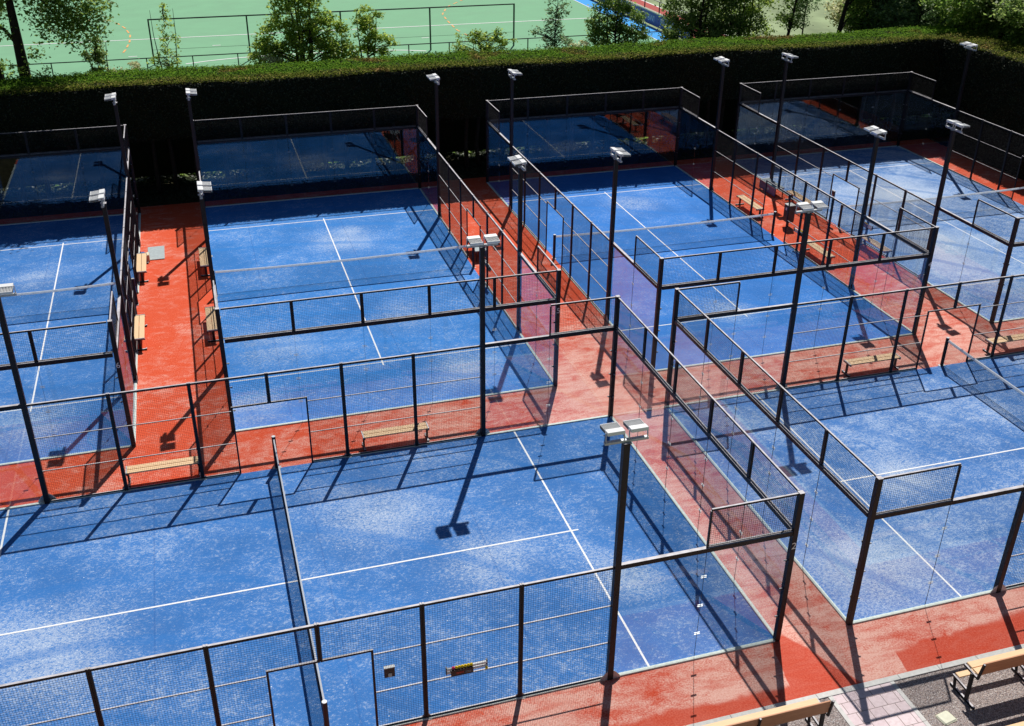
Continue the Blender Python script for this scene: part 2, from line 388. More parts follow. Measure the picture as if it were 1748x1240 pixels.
def end_wall(par, hw, gap=None):
    """U-shaped glass end wall in court coordinates; end at x=+10, returns to x=6; hw half width"""
    n = int(hw)             # panes of 2 m
    y0 = -hw
    for k in range(n):
        yk = y0 + 2 * k
        g = put(par, 'glass_pane', PANE, 10.03, yk, R(90))
        if k > 0:
            obj('joint_seal', SEAL, g); [obj('glass_clamp', CLAMP, g, (0, 0, z)) for z in (.72, 1.5, 2.28)]
        t = put(par, 'mesh_panel', PT, 10.03, yk, R(90)); obj('rail', PTR, t)
        if 0 < k: put(par, 'post', POSTT, 10.03, yk, R(90))
    put(par, 'beam', rail_mesh(2 * hw - .12, 3.0, .09, .11, 'beam'), 10.03, y0 + .06, R(90))
    put(par, 'top_rail', rail_mesh(2 * hw - .12, 4.0, .045, .045), 10.03, y0 + .06, R(90))
    for s in (-1, 1):
        put(par, 'corner_post', CORNER, 10.03, s * (hw + .03))
        y = s * (hw + .03)
        for x in (6, 8):
            g = put(par, 'glass_pane', PANE, x, y)
            if x == 8:
                obj('joint_seal', SEAL, g); [obj('glass_clamp', CLAMP, g, (0, 0, z)) for z in (.72, 1.5, 2.28)]
        put(par, 'beam', rail_mesh(3.91, 3.0, .09, .11, 'beam'), 6.06, y)
        t = put(par, 'mesh_panel', PT, 8, y); obj('rail', PTR, t)
        put(par, 'post', MB_POSTTHIN, 8.0, y)
        put(par, 'top_rail', rail_mesh(1.97, 4.0, .045, .045), 8, y)
        for z in (.72, 1.5, 2.28): put(par, 'glass_clip', HINGE, 9.93, y, 0, z); put(par, 'glass_clip', HINGE, 10.03, s * (hw - .07), R(90), z)
MB_POSTTHIN = MB().b2(-.02, .02, -.022, .022, 3.055, 3.975).mesh('post', M['frame'])
NETW = {}
def side_fence(par, y):
    for k in (-3, -2, 1, 2):
        m = put(par, 'mesh_panel', PF, 2 * k, y); [obj('rail', q, m) for q in PFR]
    for s in (1, -1):
        m = put(par, 'mesh_panel', PD, 0, y, 0 if s > 0 else R(180)); [obj('rail', q, m) for q in PDR]; put(par, 'door_frame', PDD, 0, y, 0 if s > 0 else R(180))
    for x in (-4, -2, 2, 4):
        p = put(par, 'post', POST3, x, y); obj('foot_bracket', FOOT, p)
    put(par, 'post', POSTD, 0, y)
    put(par, 'top_rail', rail_mesh(11.86, 3.0, .055, .055), -5.93, y)
def make_net(label, loc, rot, hw):
    t = thing('court_net', label, 'net', loc, rot, 'nets across the padel courts')
    h = lambda y: .95 - .07 * (1 - (y / hw) ** 2)
    mb = MB(); st = .045; n = int(2 * hw / st)
    for i in range(n + 1):
        y = -hw + .04 + i * (2 * hw - .08) / n
        mb.bar((0, y, .03), (0, y, h(y) - .02), .0035)
    for j in range(20):
        seg = 12
        for q in range(seg):
            ya = -hw + .04 + q * (2 * hw - .08) / seg; yb = -hw + .04 + (q + 1) * (2 * hw - .08) / seg
            fr = j / 20; mb.bar((.004, ya, .03 + fr * (h(ya) - .05)), (.004, yb, .03 + fr * (h(yb) - .05)), .0035)
    obj('net_mesh', mb.mesh('net_mesh', M['netcord']), t)
    tp = MB(); seg = 16
    for q in range(seg):
        ya = -hw + .05 + q * (2 * hw - .1) / seg; yb = -hw + .05 + (q + 1) * (2 * hw - .1) / seg
        tp.bar((0, ya, h(ya)), (0, yb, h(yb)), .036, .08)
    obj('net_tape', tp.mesh('net_tape', M['tape']), t)
    b = MB().bar((0, -hw + .05, .03), (0, hw - .05, .03), .012); obj('bottom_cord', b.mesh('bottom_cord', M['netcord']), t)
    for s in (-1, 1):
        p = MB().tube([(0, s * (hw + .02), .0), (0, s * (hw + .02), 1.03)], .055, 14)
        po = obj('net_post', smooth_off(p.mesh('net_post', M['frame'])), t)
        cap = MB().tube([(0, s * (hw + .02), 1.031), (0, s * (hw + .02), 1.045)], .052, 14).mesh('post_cap', M['galv'])
        obj('post_cap', cap, po)
        obj('base_plate', MB().b2(-.12, .12, s * (hw + .02) - .06, s * (hw + .02) + .06, .005, .016).mesh('base_plate', M['galv']), po)
    return t
def smooth_off(m): return m

def court_ground(cx, cy, rot, hw, mat, name):
    me = sheet(-10, 10, -hw, hw, .004, mat); struct(name, me, (cx, cy, 0), rot)
    lm = MB()
    def ln(x0, x1, y0, y1):
        i = len(lm.v); lm.v += [(x0, y0, .008), (x1, y0, .008), (x1, y1, .008), (x0, y1, .008)]; lm.f.append((i, i + 1, i + 2, i + 3))
    for s in (-1, 1): ln(s * 6.95 - .025, s * 6.95 + .025, -hw, hw)
    ln(-6.925, 6.925, -.025, .025); ln(6.975, 7.15, -.025, .025); ln(-7.15, -6.975, -.025, .025)
    struct('court_lines', lm.mesh('court_lines', M['line']), (cx, cy, 0), rot)
    k = MB(); w = .085
    for s in (-1, 1):
        k.b2(s * 10 if s > 0 else -10 - w, s * 10 + (w if s > 0 else 0), -hw, hw, -.02, .035)
        ya, yb = (hw, hw + w) if s > 0 else (-hw - w, -hw)
        k.b2(-10 - w, -1.02, ya, yb, -.02, .034); k.b2(1.02, 10 + w, ya, yb, -.02, .034)
    struct('kerb', k.mesh('kerb', M['kerb'], .004), (cx, cy, 0), rot)

YC = 22.33
courts = [  # key, cx, cy, rot, half width, description
    ('E', 0, 5, 0, 5), ('F', 21.93, 5, 0, 5), ('A', -6.88, YC, R(90), 3), ('B', 4.0, YC, R(90), 5), ('C', 17.45, YC, R(90), 5), ('D', 30.8, YC, R(90), 5)]
cdesc = {'E': 'front left court marked 2', 'F': 'front right court', 'A': 'narrow back left court marked 6', 'B': 'back court marked 5', 'C': 'back court marked 4', 'D': 'far right back court'}
mats = {'E': blue_turf('blue turf e', .02, .35, box=(-10, 10, 0, 10)), 'F': blue_turf('blue turf f', .05, -.3, (.028, .155, .46), (11.9, 32, 0, 10)), 'A': blue_turf('blue turf a', .0, .2, (.020, .165, .50), (-10, -3.8, 12, 33)),
        'B': blue_turf('blue turf b', .0, -.1, (.013, .195, .60), (-1, 9, 12, 33)), 'C': blue_turf('blue turf c', -.03, -.4, (.011, .185, .62), (12.4, 22.5, 12, 33)), 'D': blue_turf('blue turf d', .09, -.5, (.035, .17, .48), (25.7, 36, 12, 33))}
def w2(cx, cy, rot, x, y): c, s = math.cos(rot), math.sin(rot); return (cx + c * x - s * y, cy + s * x + c * y)
for key, cx, cy, rot, hw in courts: court_ground(cx, cy, rot, hw, mats[key], 'court_surface')
# end walls: local +x end, or the -x end by turning half a circle
ends = [('E', 1, 'glass end wall right of the front left court, numeral 2 on its corner post'), ('E', -1, 'glass end wall at the left of the front left court, cut by the left picture edge'),
        ('F', -1, 'glass end wall at the left of the front right court, white line behind its mesh'),
        ('A', -1, 'near glass end wall of the narrow leftmost court, numeral 6 on its corner'), ('A', 1, 'far glass end wall of the narrow leftmost court, before the dark hedge'),
        ('B', -1, 'near glass end wall of the back court right of the bench alley, numeral 5'), ('B', 1, 'far glass end wall of the back court marked 5, second from left before the hedge'),
        ('C', -1, 'near glass end wall of the back court left of the red bench strip, numeral 4'), ('C', 1, 'far glass end wall of the back court marked 4, between two others before the hedge'),
        ('D', -1, 'near glass end wall of the far right court, cut by the right picture edge'), ('D', 1, 'far glass end wall of the far right court, in deep shade of the hedge')]
CD = {c[0]: c[1:] for c in courts}
walls = {}
for key, s, lab in ends:
    cx, cy, rot, hw = CD[key]
    t = thing('glass_end_wall', lab, 'glass wall', (cx, cy, 0), rot + (0 if s > 0 else math.pi), 'glass end walls of the padel courts')
    end_wall(t, hw); walls[key, s] = t
fn = [('E', -1, 'front mesh fence nearest the viewer, with the ball holder and a doorway'), ('E', 1, 'mesh fence between the front left court and two benches'),
      ('F', -1, 'near mesh fence of the front right court at the right picture edge'), ('F', 1, 'mesh fence on the far side of the front right court'),
      ('A', -1, 'mesh fence on the right of the narrow leftmost court, seen almost edge on'),
      ('B', 1, 'mesh fence left of the back court marked 5, beside the orange bench alley'), ('B', -1, 'mesh fence right of the back court marked 5, facing the narrow red alley'),
      ('C', 1, 'mesh fence left of the back court marked 4, along the narrow red alley'), ('C', -1, 'mesh fence right of the back court marked 4, before a pale bench'),
      ('D', 1, 'mesh fence left of the far right court, benches standing against it'), ('D', -1, 'mesh fence right of the far right court, before the shaded red strip')]
for key, s, lab in fn:
    cx, cy, rot, hw = CD[key]
    t = thing('mesh_fence', lab, 'fence', (cx, cy, 0), rot, 'black mesh fences along the courts'); side_fence(t, s * (hw + .03))
for key, lab in (('E', 'net of the front left court, seen almost end on'), ('F', 'net of the front right court by the right picture edge'), ('A', 'net across the narrow leftmost court'),
                 ('B', 'wide net across the back court marked 5, right of the bench alley'), ('C', 'net across the back court marked 4'), ('D', 'net across the far right back court')):
    cx, cy, rot, hw = CD[key]; make_net(lab, (cx, cy, 0), rot, hw)
# numerals on the corner posts, on the side that faces the front
for txt, key, s, x, y in (('2', 'E', 1, 10.03, -.03), ('6', 'A', -1, -3.85, YC - 10.03), ('5', 'B', -1, 9.03, YC - 10.03), ('4', 'C', -1, 22.48, YC - 10.03)):
    t = walls[key, s]; cx, cy, rot, hw = CD[key]
    me = text_mesh(txt, .24, M['white'], .002); o = bpy.data.objects.new('court_numeral', me); COL.objects.link(o)
    o.parent = t
    root = Matrix.Translation((cx, cy, 0)) @ Matrix.Rotation(rot + (0 if s > 0 else math.pi), 4, 'Z')
    wm = Matrix.Translation((x, y - .0635, 2.68)) @ Matrix.Rotation(R(90), 4, 'X')
    o.matrix_local = root.inverted() @ wm

# ------------------------------------------------------------------ floodlight poles
def pole_proto():
    t = thing('floodlight_pole', 'x', 'floodlight pole')
    p = obj('pole', MB().b2(-.065, .065, -.065, .065, 0, 5.98).b2(-.09, .09, -.09, .09, 5.981, 5.995).mesh('pole', M['frame'], .004), t)
    for sx, sy in ((1, 0), (-1, 0)):
        f = MB(); i = len(f.v)
        for y in (-.006, .006): f.v += [(sx * .065, y - .05, .01), (sx * .24, y - .05, .01), (sx * .21, y - .05, .09), (sx * .12, y - .05, .2), (sx * .065, y - .05, .24)]
        f.f += [(i, i + 1, i + 2, i + 3, i + 4), (i + 9, i + 8, i + 7, i + 6, i + 5)] + [(i + k, i + 5 + k, i + 5 + (k + 1) % 5, i + (k + 1) % 5) for k in range(5)]
        obj('foot_bracket', f.mesh('foot_bracket', M['galv']), p)
    bar = MB().b2(-.44, .44, -.04, .04, 5.996, 6.05); obj('crossbar', bar.mesh('crossbar', M['galv'], .003), t)
    hw_, hl = .175, .19
    hous = MB().b2(-hw_, hw_, -.16, .0, 0, .075).mesh('floodlight', M['lampwhite'], .006)
    fin = MB()
    for k in range(11):
        x = -hw_ + .012 + k * (2 * hw_ - .024) / 10; fin.b2(x - .004, x + .004, .005, .235, .012, .062)
    fin.b2(-hw_, hw_, .236, .25, .0, .066)
    finm = fin.mesh('cooling_fins', M['lampwhite'])
    slot = MB().b2(-hw_ - .002, hw_ + .002, .004, .235, -.005, .034).mesh('heat_sink', M['finslot'])
    lens = MB().b2(-.15, .15, -.12, .21, -.018, -.006).mesh('lens', M['lens'])
    brs = [MB().b2(s * .185 - .006, s * .185 + .006, -.11, -.07, -.15, .04).mesh('bracket', M['galv']) for s in (-1, 1)]
    for s in (-1, 1):
        h = obj('floodlight', hous, t, (s * .235, .08, 6.2)); h.rotation_euler = (R(-6), 0, 0)
        for nm, me in (('cooling_fins', finm), ('heat_sink', slot), ('lens', lens), ('bracket', brs[0]), ('bracket', brs[1])): obj(nm, me, h)
    return t
ALLCH = {}
PP = pole_proto()
for o in list(COL.objects):
    if o.parent is not None: ALLCH.setdefault(o.parent.name, []).append(o)
poles = []
pd = [('E', 1, -1, 'tallest looking floodlight pole, right of the ball holder on the front fence'),
      ('E', 1, 1, 'floodlight pole casting the two-lamp shadow onto the front left court'),
      ('E', -1, 1, 'floodlight pole at the left picture edge, behind the front left court'),
      ('F', -1, -1, 'floodlight pole at the right picture edge by the near fence of the front right court'),
      ('F', -1, 1, 'floodlight pole behind the front right court, left end of its far mesh fence'),
      ('A', 1, -1, 'floodlight pole far up the narrow leftmost court, lamps against the dark hedge'),
      ('A', -1, -1, 'floodlight pole on the near right of the narrow leftmost court'),
      ('B', 1, 1, 'floodlight pole at the far left of the back court marked 5'),
      ('B', -1, 1, 'floodlight pole at the near left of the back court marked 5'),
      ('B', 1, -1, 'floodlight pole at the far right of the back court marked 5'),
      ('B', -1, -1, 'floodlight pole at the near right corner of the back court marked 5'),
      ('C', 1, 1, 'floodlight pole at the far left of the back court marked 4'),
      ('C', -1, 1, 'floodlight pole at the near left of the back court marked 4, beside the glass side'),
      ('C', 1, -1, 'floodlight pole at the far right of the back court marked 4'),
      ('C', -1, -1, 'floodlight pole at the near right of the back court marked 4'),
      ('D', 1, 1, 'floodlight pole at the far left of the far right court'),
      ('D', -1, 1, 'floodlight pole at the near left of the far right court'),
      ('D', 1, -1, 'floodlight pole farthest right, against the corner of the hedge')]
first = True
for key, sx, sy, lab in pd:
    cx, cy, rot, hw = CD[key]
    x, y = w2(cx, cy, rot, 6 * sx, sy * (hw + .05))
    o = PP if first else ctree(PP); first = False
    o.location = (x, y, 0); o.rotation_euler = (0, 0, rot + (math.pi if sy > 0 else 0)); o['label'] = lab; o['group'] = 'floodlight poles around the courts'; o['category'] = 'floodlight pole'

# ------------------------------------------------------------------ ground, kerbs, fields
struct('ground', sheet(-700, 700, -300, 1100, -.06, M['meadow']))
struct('walkway', sheet(-9.97, 38.4, -1.72, 33.2, 0, M['red']))
struct('verge', sheet(-60, 60, 33.2, 60.3, -.02, M['soil']))
struct('verge', sheet(-60, -9.97, -1.9, 33.2, -.03, M['soil']))
struct('gravel_bed', sheet(-20, 60, -12, -1.86, -.012, M['gravel']))
struct('path', sheet(10.32, 11.72, -12, -1.86, -.004, M['paver']))
kb = MB()
x = -16.
while x < 40:
    kb.b2(x + .004, x + .996, -1.86, -1.72, -.05, .012); x += 1.
struct('kerb', kb.mesh('kerb', M['conc'], .004))
for xa, nm in ((10.22, 'path_edging'), (11.72, 'path_edging')):
    e = MB(); y = -12.
    while y < -1.9: e.b2(xa, xa + .10, y + .004, min(y + .996, -1.862), -.05, .004); y += 1
    struct(nm, e.mesh(nm, M['conc'], .003))
fl = M['line']
struct('hockey_field', sheet(-120, 34.8, 60.9, 180, -.01, M['field'])); struct('field_margin', sheet(34.8, 36.6, 60.9, 180, -.01, M['fieldblue']))
fm = MB()
def fline(mb, x0, y0, x1, y1, w, z=0.004):
    a = Vector((x0, y0, 0)); b = Vector((x1, y1, 0)); d = (b - a).normalized() * w / 2; n = Vector((-d.y, d.x, 0)); i = len(mb.v)
    mb.v += [(*(a - n).xy, z), (*(b - n).xy, z), (*(b + n).xy, z), (*(a + n).xy, z)]; mb.f.append((i, i + 1, i + 2, i + 3))
fline(fm, -120, 72.5, 34.7, 72.5, .17)
fline(fm, 34.78, 61, 34.78, 180, .09)
arc = [(-1.0, 62.9), (.6, 63.5), (2.2, 63.9), (4, 64.15), (7, 64.3), (10, 64.25), (13, 64.1), (15, 63.5), (16.3, 62.9)]
for a, b in zip(arc, arc[1:]): fline(fm, *a, *b, .17)
for x_, y_ in ((-4.6, 66.3), (1.4, 68.8), (14.3, 68.7), (17.3, 67.7)): fline(fm, x_ - .3, y_ - .02, x_ + .3, y_ + .02, .14, .006)
struct('field_lines', fm.mesh('field_lines', M['white']))
om = MB()
for pts in ([(-9.2, 82.2), (-7.6, 81.6), (-6.6, 81.0), (-5.9, 79.5), (-5.3, 77.3), (-4.9, 74.5), (-4.9, 71.7), (-5.1, 69.1), (-5.4, 67.0)], [(28, 87), (24.6, 84.2), (22.3, 80.9), (21.0, 77.3), (20.7, 74.2), (20.5, 70.1), (20.8, 67.7)]):
    P_ = []
    for a, b in zip(pts, pts[1:]):
        n = max(1, int(math.dist(a, b) / .2)); P_ += [(a[0] + (b[0] - a[0]) * k / n, a[1] + (b[1] - a[1]) * k / n) for k in range(n)]
    d = 0
    for a, b in zip(P_, P_[1:]):
        if (d % 1.9) < 1.05: fline(om, *a, *b, .13, .008)
        d += math.dist(a, b)
struct('field_marks', om.mesh('field_marks', M['orange']))
struct('running_track', sheet(37.2, 41.0, 50, 180, -.02, M['track'])); struct('track_edge', sheet(41.0, 41.15, 50, 180, -.016, M['white']))

# low rail and ball-stop frame by the field
t = thing('field_rail', 'low dark green rail along the near edge of the green field', 'rail', (0, 60.6, 0))
obj('rail', MB().b2(-40, 36.4, -.03, .03, .97, 1.03).mesh('rail', M['darkgreenpaint']), t)
pm = MB().b2(-.035, .035, -.03, .03, 0, .97).mesh('post', M['darkgreenpaint'])
for k in range(-12, 13): obj('post', pm, t, (-6.5 + 3.0 * k + (0 if k < 0 else 0), 0, 0))
t = thing('ball_stop_fence', 'tall dark green frame fence standing behind the bushes on the green field', 'fence', (0, 63.2, 0))
pm = MB().b2(-.05, .05, -.05, .05, 0, 3.0).mesh('post', M['darkgreenpaint'])
for xx in (-3.1, 3.5, 10.1, 16.7, 23.2): obj('post', pm, t, (xx, 0, 0))
obj('top_rail', MB().b2(-3.15, 23.25, -.045, .045, 3.0, 3.08).mesh('top_rail', M['darkgreenpaint']), t)
obj('tension_wire', MB().bar((-3.1, 0, 1.0), (23.2, 0, 1.0), .018).mesh('tension_wire', M['darkgreenpaint']), t)
# boarding at the field's right edge
t = thing('boarding', 'dark blue advertising boards with pale letters along the light blue field edge', 'boards', (36.7, 62, 0))
for k in range(14):
    b = obj('board_panel', MB().b2(-.03, .03, .02, 2.98, .1, 1.12).mesh('board_panel', M['board']), t, (0, 3 * k - 1.5, 0))
    if k in (1, 2, 3, 4):
        me = text_mesh(['', 'RWUA', 'BWI', 'VWU', 'IAR'][k], .75, M['numeral'], .002); o = obj('lettering', me, b, (-.036, 1.5, .6)); o.rotation_euler = (R(90), 0, R(-90))
obj('cap', MB().b2(-.12, .12, -1.5, 40.5, 1.125, 1.22).mesh('cap', M['cap']), t)
t = thing('railing', 'thin dark railing above the blue boards beside the red track', 'railing', (36.95, 60.5, 0))
pm = MB().b2(-.035, .035, -.035, .035, 0, 2.0).mesh('post', M['frame'])
for k in range(14): obj('post', pm, t, (0, 3 * k + .6, 0))
obj('top_rail', MB().b2(-.025, .025, 0, 41, 2.0, 2.05).mesh('top_rail', M['frame']), t)

# ------------------------------------------------------------------ benches
def bench_proto():
    t = thing('bench', 'x', 'bench')
    for yy in (-.095, .095):
        obj('seat_plank', MB().b2(-.93, .93, yy - .088, yy + .088, .42, .455).mesh('seat_plank', M['plank'], .005), t)
    for s in (-1, 1):
        l = MB(); l.b2(s * .93 - .03, s * .93 + .03, -.20, .20, .385, .418); l.b2(s * .93 - .025, s * .93 + .025, -.04, .04, .06, .385); l.b2(s * .93 - .03, s * .93 + .03, -.20, .20, .006, .05)
        for yy in (-.19, .19): l.b2(s * .93 - .035, s * .93 + .035, yy - .03, yy + .03, .051, .062)
        obj('leg', l.mesh('leg', M['frame'], .004), t)
        e = MB().b2(s * .95 - .018, s * .95 + .018, -.19, .19, .42, .465); obj('end_cap', e.mesh('end_cap', M['galv'], .003), t)
    return t
BP = bench_proto(); ALLCH.clear()
for o in list(COL.objects):
    if o.parent is not None: ALLCH.setdefault(o.parent.name, []).append(o)
first = True
for x, y, r, lab in ((-3.66, 25.3, 90, 'bench by the narrow leftmost court, blue bag at its far end'), (-3.70, 19.4, 90, 'bench by the narrow leftmost court, nearer end of the alley'),
                     (-1.28, 25.25, 90, 'bench on the right side of the alley, farther one against the fence'), (-1.28, 19.4, 90, 'bench on the right side of the alley, nearer one against the fence'),
                     (3.45, 10.36, 0, 'bench behind the front left court, right of its doorway'), (-3.0, 10.36, 0, 'bench behind the front left court, left of its doorway'),
                     (22.9, 25.2, 90, 'bench by the right fence of the back court marked 4, farther one'), (22.9, 19.4, 90, 'bench by the right fence of the back court marked 4, nearer one'),
                     (25.5, 25.2, 90, 'bench against the left fence of the far right court, farther one'), (25.5, 19.3, 90, 'bench against the left fence of the far right court, nearer one'),
                     (19.4, 10.36, 0, 'bench behind the front right court, left of its doorway'), (24.95, 10.36, 0, 'bench behind the front right court, cut by the right picture edge')):
    o = BP if first else ctree(BP); first = False
    o.location = (x, y, 0); o.rotation_euler = (0, 0, R(r)); o['label'] = lab; o['group'] = 'pale backless benches beside the courts'; o['category'] = 'bench'
# high spectator benches on the gravel: local x along bench, backs towards -y
def stand_proto(n=2):
    t = thing('spectator_bench', 'x', 'bench'); Lh = 1.55
    for a, b in ((-2.49, -2.66), (-2.675, -2.845)):
        obj('seat_plank', MB().b2(0, 2 * Lh, b + 2.7, a + 2.7, .79, .83).mesh('seat_plank', M['plank'], .005), t)
    obj('foot_plank', MB().b2(.0, 2 * Lh, .28, .42, .30, .335).mesh('foot_plank', M['plank'], .005), t)
    for z in (.93, 1.10):
        m = MB().bar((0, -.185 - (z - .83) * .12, z), (2 * Lh, -.185 - (z - .83) * .12, z), .035, .155); obj('back_plank', m.mesh('back_plank', M['plankback'], .005), t)
    for x in (-.03, Lh, 2 * Lh + .03):
        f = MB(); up = (1, 0, 0)
        f.bar((x, .44, .03), (x, -.32, .03), .05, .05, up); f.bar((x, .32, .05), (x, .37, .28), .045, .05, up)
        f.bar((x, .44, .275), (x, -.02, .26), .05, .045, up); f.bar((x, -.06, .05), (x, -.04, .76), .055, .08, up)
        f.bar((x, .22, .765), (x, -.19, .755), .05, .045, up); f.bar((x, -.19, .735), (x, -.26, 1.2), .05, .045, up)
        obj('frame', f.mesh('frame', M['frame'], .004), t)
    return t
SP = stand_proto(); ALLCH.clear()
for o in list(COL.objects):
    if o.parent is not None: ALLCH.setdefault(o.parent.name, []).append(o)
first = True
for x, y, lab in ((12.98, -2.7, 'high wooden bench on gravel right of the paved path, by the pale lid'), (6.33, -2.68, 'high wooden bench left of the paved path, cut by the lower picture edge'), (12.35, -4.36, 'high wooden bench in the lower right corner, only its top planks showing')):
    o = SP if first else ctree(SP); first = False
    o.location = (x, y, -.012); o['label'] = lab; o['group'] = 'high wooden spectator benches on the gravel'; o['category'] = 'bench'
lid = MB().b2(-.17, .17, -.15, .15, -.03, .02).mesh('pit_lid', M['lid'], .03)
obj('pit_lid', lid, None, (12.25, -3.05, 0), R(10), label='pale cream square lid lying in the gravel beside the paved path', category='lid')

# ------------------------------------------------------------------ ball holders, boxes, mats, bin
def ball_holder(label, loc, rot, full=True):
    t = thing('ball_holder', label, 'ball holder', loc, rot, 'ball holders hanging on the fences')
    for z in (.05, -.04): obj('tube', smooth(MB().tube([(-.42, -.04, z), (.42, -.04, z)], .030, 12).mesh('tube', M['white'])), t)
    b = MB().b2(-.34, .12, -.11, .0, -.09, .055).mesh('ball_tray', M['black'], .004); bo = obj('ball_tray', b, t)
    obj('print', MB().b2(-.24, -.08, -.114, -.111, -.04, .0).mesh('print', M['darkred']), bo)
    obj('print', MB().b2(-.05, .08, -.114, -.111, -.02, -.012).b2(-.05, .08, -.114, -.111, -.05, -.042).mesh('print', M['greymat']), bo)
    for k in range(6): obj('ball', smooth(MB().ball((-.22 + k * .062, -.06, .085), .033).mesh('ball', M['yellow'])), t)
    obj('ball', smooth(MB().ball((-.285, -.06, .085), .033).mesh('ball', M['pink'])), t)
    obj('ball', smooth(MB().ball((.40, -.075, -.075), .033).mesh('ball', M['yellow'])), t)
    h = MB()
    for x in (-.42, .42): h.b2(x - .012, x + .012, -.05, -.0, -.08, .1)
    obj('hook', h.mesh('hook', M['black']), t); return t
ball_holder('ball holder with a row of yellow balls on the front fence', (2.86, -.02, 1.18), 0)
ball_holder('yellow and black ball holder on the fence between the back courts marked 5 and 4', (9.06, 20.6, .78), R(90))
ball_holder('yellow and black ball holder on the right fence of the back court marked 4', (22.53, 20.4, .78), R(90))
ball_holder('orange and black ball holder on the left fence of the far right court', (25.80, 20.4, .80), R(-90))
def switch_box(label, loc, rot):
    t = thing('control_box', label, 'control box', loc, rot, 'small control boxes on the fences')
    b = obj('case', MB().b2(-.105, .105, -.06, 0, -.13, .11).mesh('case', M['black'], .006), t)
    obj('hood', MB().b2(-.11, .11, -.075, .0, .112, .135).mesh('hood', M['fins'], .003), t)
    obj('tag', MB().b2(-.03, .04, -.066, -.061, -.12, -.02).mesh('tag', M['greymat']), b); return t
switch_box('small dark box on the front fence right of the doorway', (1.3, -.02, 1.5), 0)
switch_box('small dark box on the left fence of the far right court', (25.80, 23.1, 1.3), R(-90))
t = thing('rubber_mat', 'light grey square mat lying on the orange alley by a bench', 'mat', (-3.16, 27.25, 0), R(0))
obj('mat', MB().b2(-.33, .33, -.72, .72, .004, .035).mesh('mat', M['greymat'], .006), t)
t = thing('bag', 'blue bag standing at the end of a bench in the alley', 'bag', (-3.66, 26.55, 0))
b = obj('body', MB().b2(-.11, .10, -.18, .18, .01, .34).mesh('body', M['bluevinyl'], .03), t); obj('strap', MB().tube([(-.06, -.1, .33), (-.06, -.05, .42), (-.06, .05, .42), (-.06, .1, .33)], .012, 6).mesh('strap', M['black']), t)
t = thing('carton', 'cream carton standing beside the blue bag', 'carton', (-3.47, 26.55, 0))
obj('box', MB().b2(-.06, .07, -.17, .17, .006, .30).mesh('box', M['cream'], .006), t); obj('tape_strip', MB().b2(-.012, .02, -.168, .168, .301, .303).mesh('tape_strip', M['lid']), t)
def crate_table(label, loc, rot):
    t = thing('padded_table', label, 'table', loc, rot, 'low padded tables with blue fronts')
    obj('top', MB().b2(-.75, .75, -.26, .26, .42, .46).mesh('top', M['greymat'], .008), t)
    f = obj('front', MB().b2(-.74, .74, -.25, -.22, .06, .42).mesh('front', M['bluevinyl']), t)
    obj('emblem', MB().tube([(.1, -.252, .25), (.1, -.2535, .25)], .07, 14).mesh('emblem', M['cyan']), f)
    for sx in (-1, 1):
        for sy in (-1, 1): obj('leg', MB().b2(sx * .70 - .02, sx * .70 + .02, sy * .2 - .015, sy * .2 + .015, 0, .42).mesh('leg', M['frame']), t)
crate_table('low grey-topped table with a blue front by the far right court', (25.2, 27.3, 0), R(-90))
crate_table('low grey-topped table with a blue side right of the back court marked 5', (9.5, 23.6, 0), R(90))
t = thing('litter_bin', 'black litter bin standing between the two back rows of benches', 'bin', (23.6, 23.0, 0), R(90))
obj('body', MB().b2(-.19, .19, -.17, .17, .25, 1.0).mesh('body', M['black'], .012), t); obj('lid', MB().b2(-.2, .2, -.18, .18, 1.005, 1.03).mesh('lid', M['fins'], .006), t)
obj('pole', MB().b2(-.03, .03, -.03, .03, 0, .25).mesh('pole', M['frame']), t); obj('sticker', MB().b2(-.05, .05, .171, .173, .78, .9).mesh('sticker', M['white']), t)

# ------------------------------------------------------------------ foliage
def quads(name, P, size, mat, upbias=1.0, asp=1.6, parent=None, smin=.6, **kw):
    n = len(P); nr = RNG.normal(size=(n, 3)); nr[:, 2] = np.abs(nr[:, 2]) + upbias; nr /= np.linalg.norm(nr, axis=1)[:, None]
    r = RNG.normal(size=(n, 3)); a = np.cross(nr, r); a /= np.linalg.norm(a, axis=1)[:, None] + 1e-9; b = np.cross(nr, a)
    s = size * RNG.uniform(smin, 1.35, size=(n, 1)); a = a * s * .5 * asp ** .5; b = b * s * .5 / asp ** .5
    bend = nr * s * .12
    V = np.stack([P - a, P - b - bend, P + a, P + b - bend], 1).reshape(-1, 3)
    me = bpy.data.meshes.new(name); me.vertices.add(4 * n); me.vertices.foreach_set('co', V.astype(np.float32).ravel())
    me.loops.add(4 * n); me.loops.foreach_set('vertex_index', np.arange(4 * n, dtype=np.int32))
    me.polygons.add(n); me.polygons.foreach_set('loop_start', np.arange(0, 4 * n, 4, dtype=np.int32)); me.polygons.foreach_set('loop_total', np.full(n, 4, np.int32))
    me.materials.append(mat); me.update(); me.validate()
    return obj(name, me, parent, **kw)
def ell_pts(c, r, n, clusters, spread):
    """leaf positions in clumps near the shell of an ellipsoid"""
    d = RNG.normal(size=(clusters, 3)); d /= np.linalg.norm(d, axis=1)[:, None]
    rad = RNG.uniform(.35, 1.0, size=(clusters, 1)) ** .6
    cc = np.array(c) + d * rad * np.array(r)
    k = RNG.integers(0, clusters, n); P = cc[k] + RNG.normal(size=(n, 3)) * spread * RNG.uniform(.5, 1.4, size=(n, 1)) * np.array([1, 1, .7])
    return P, cc
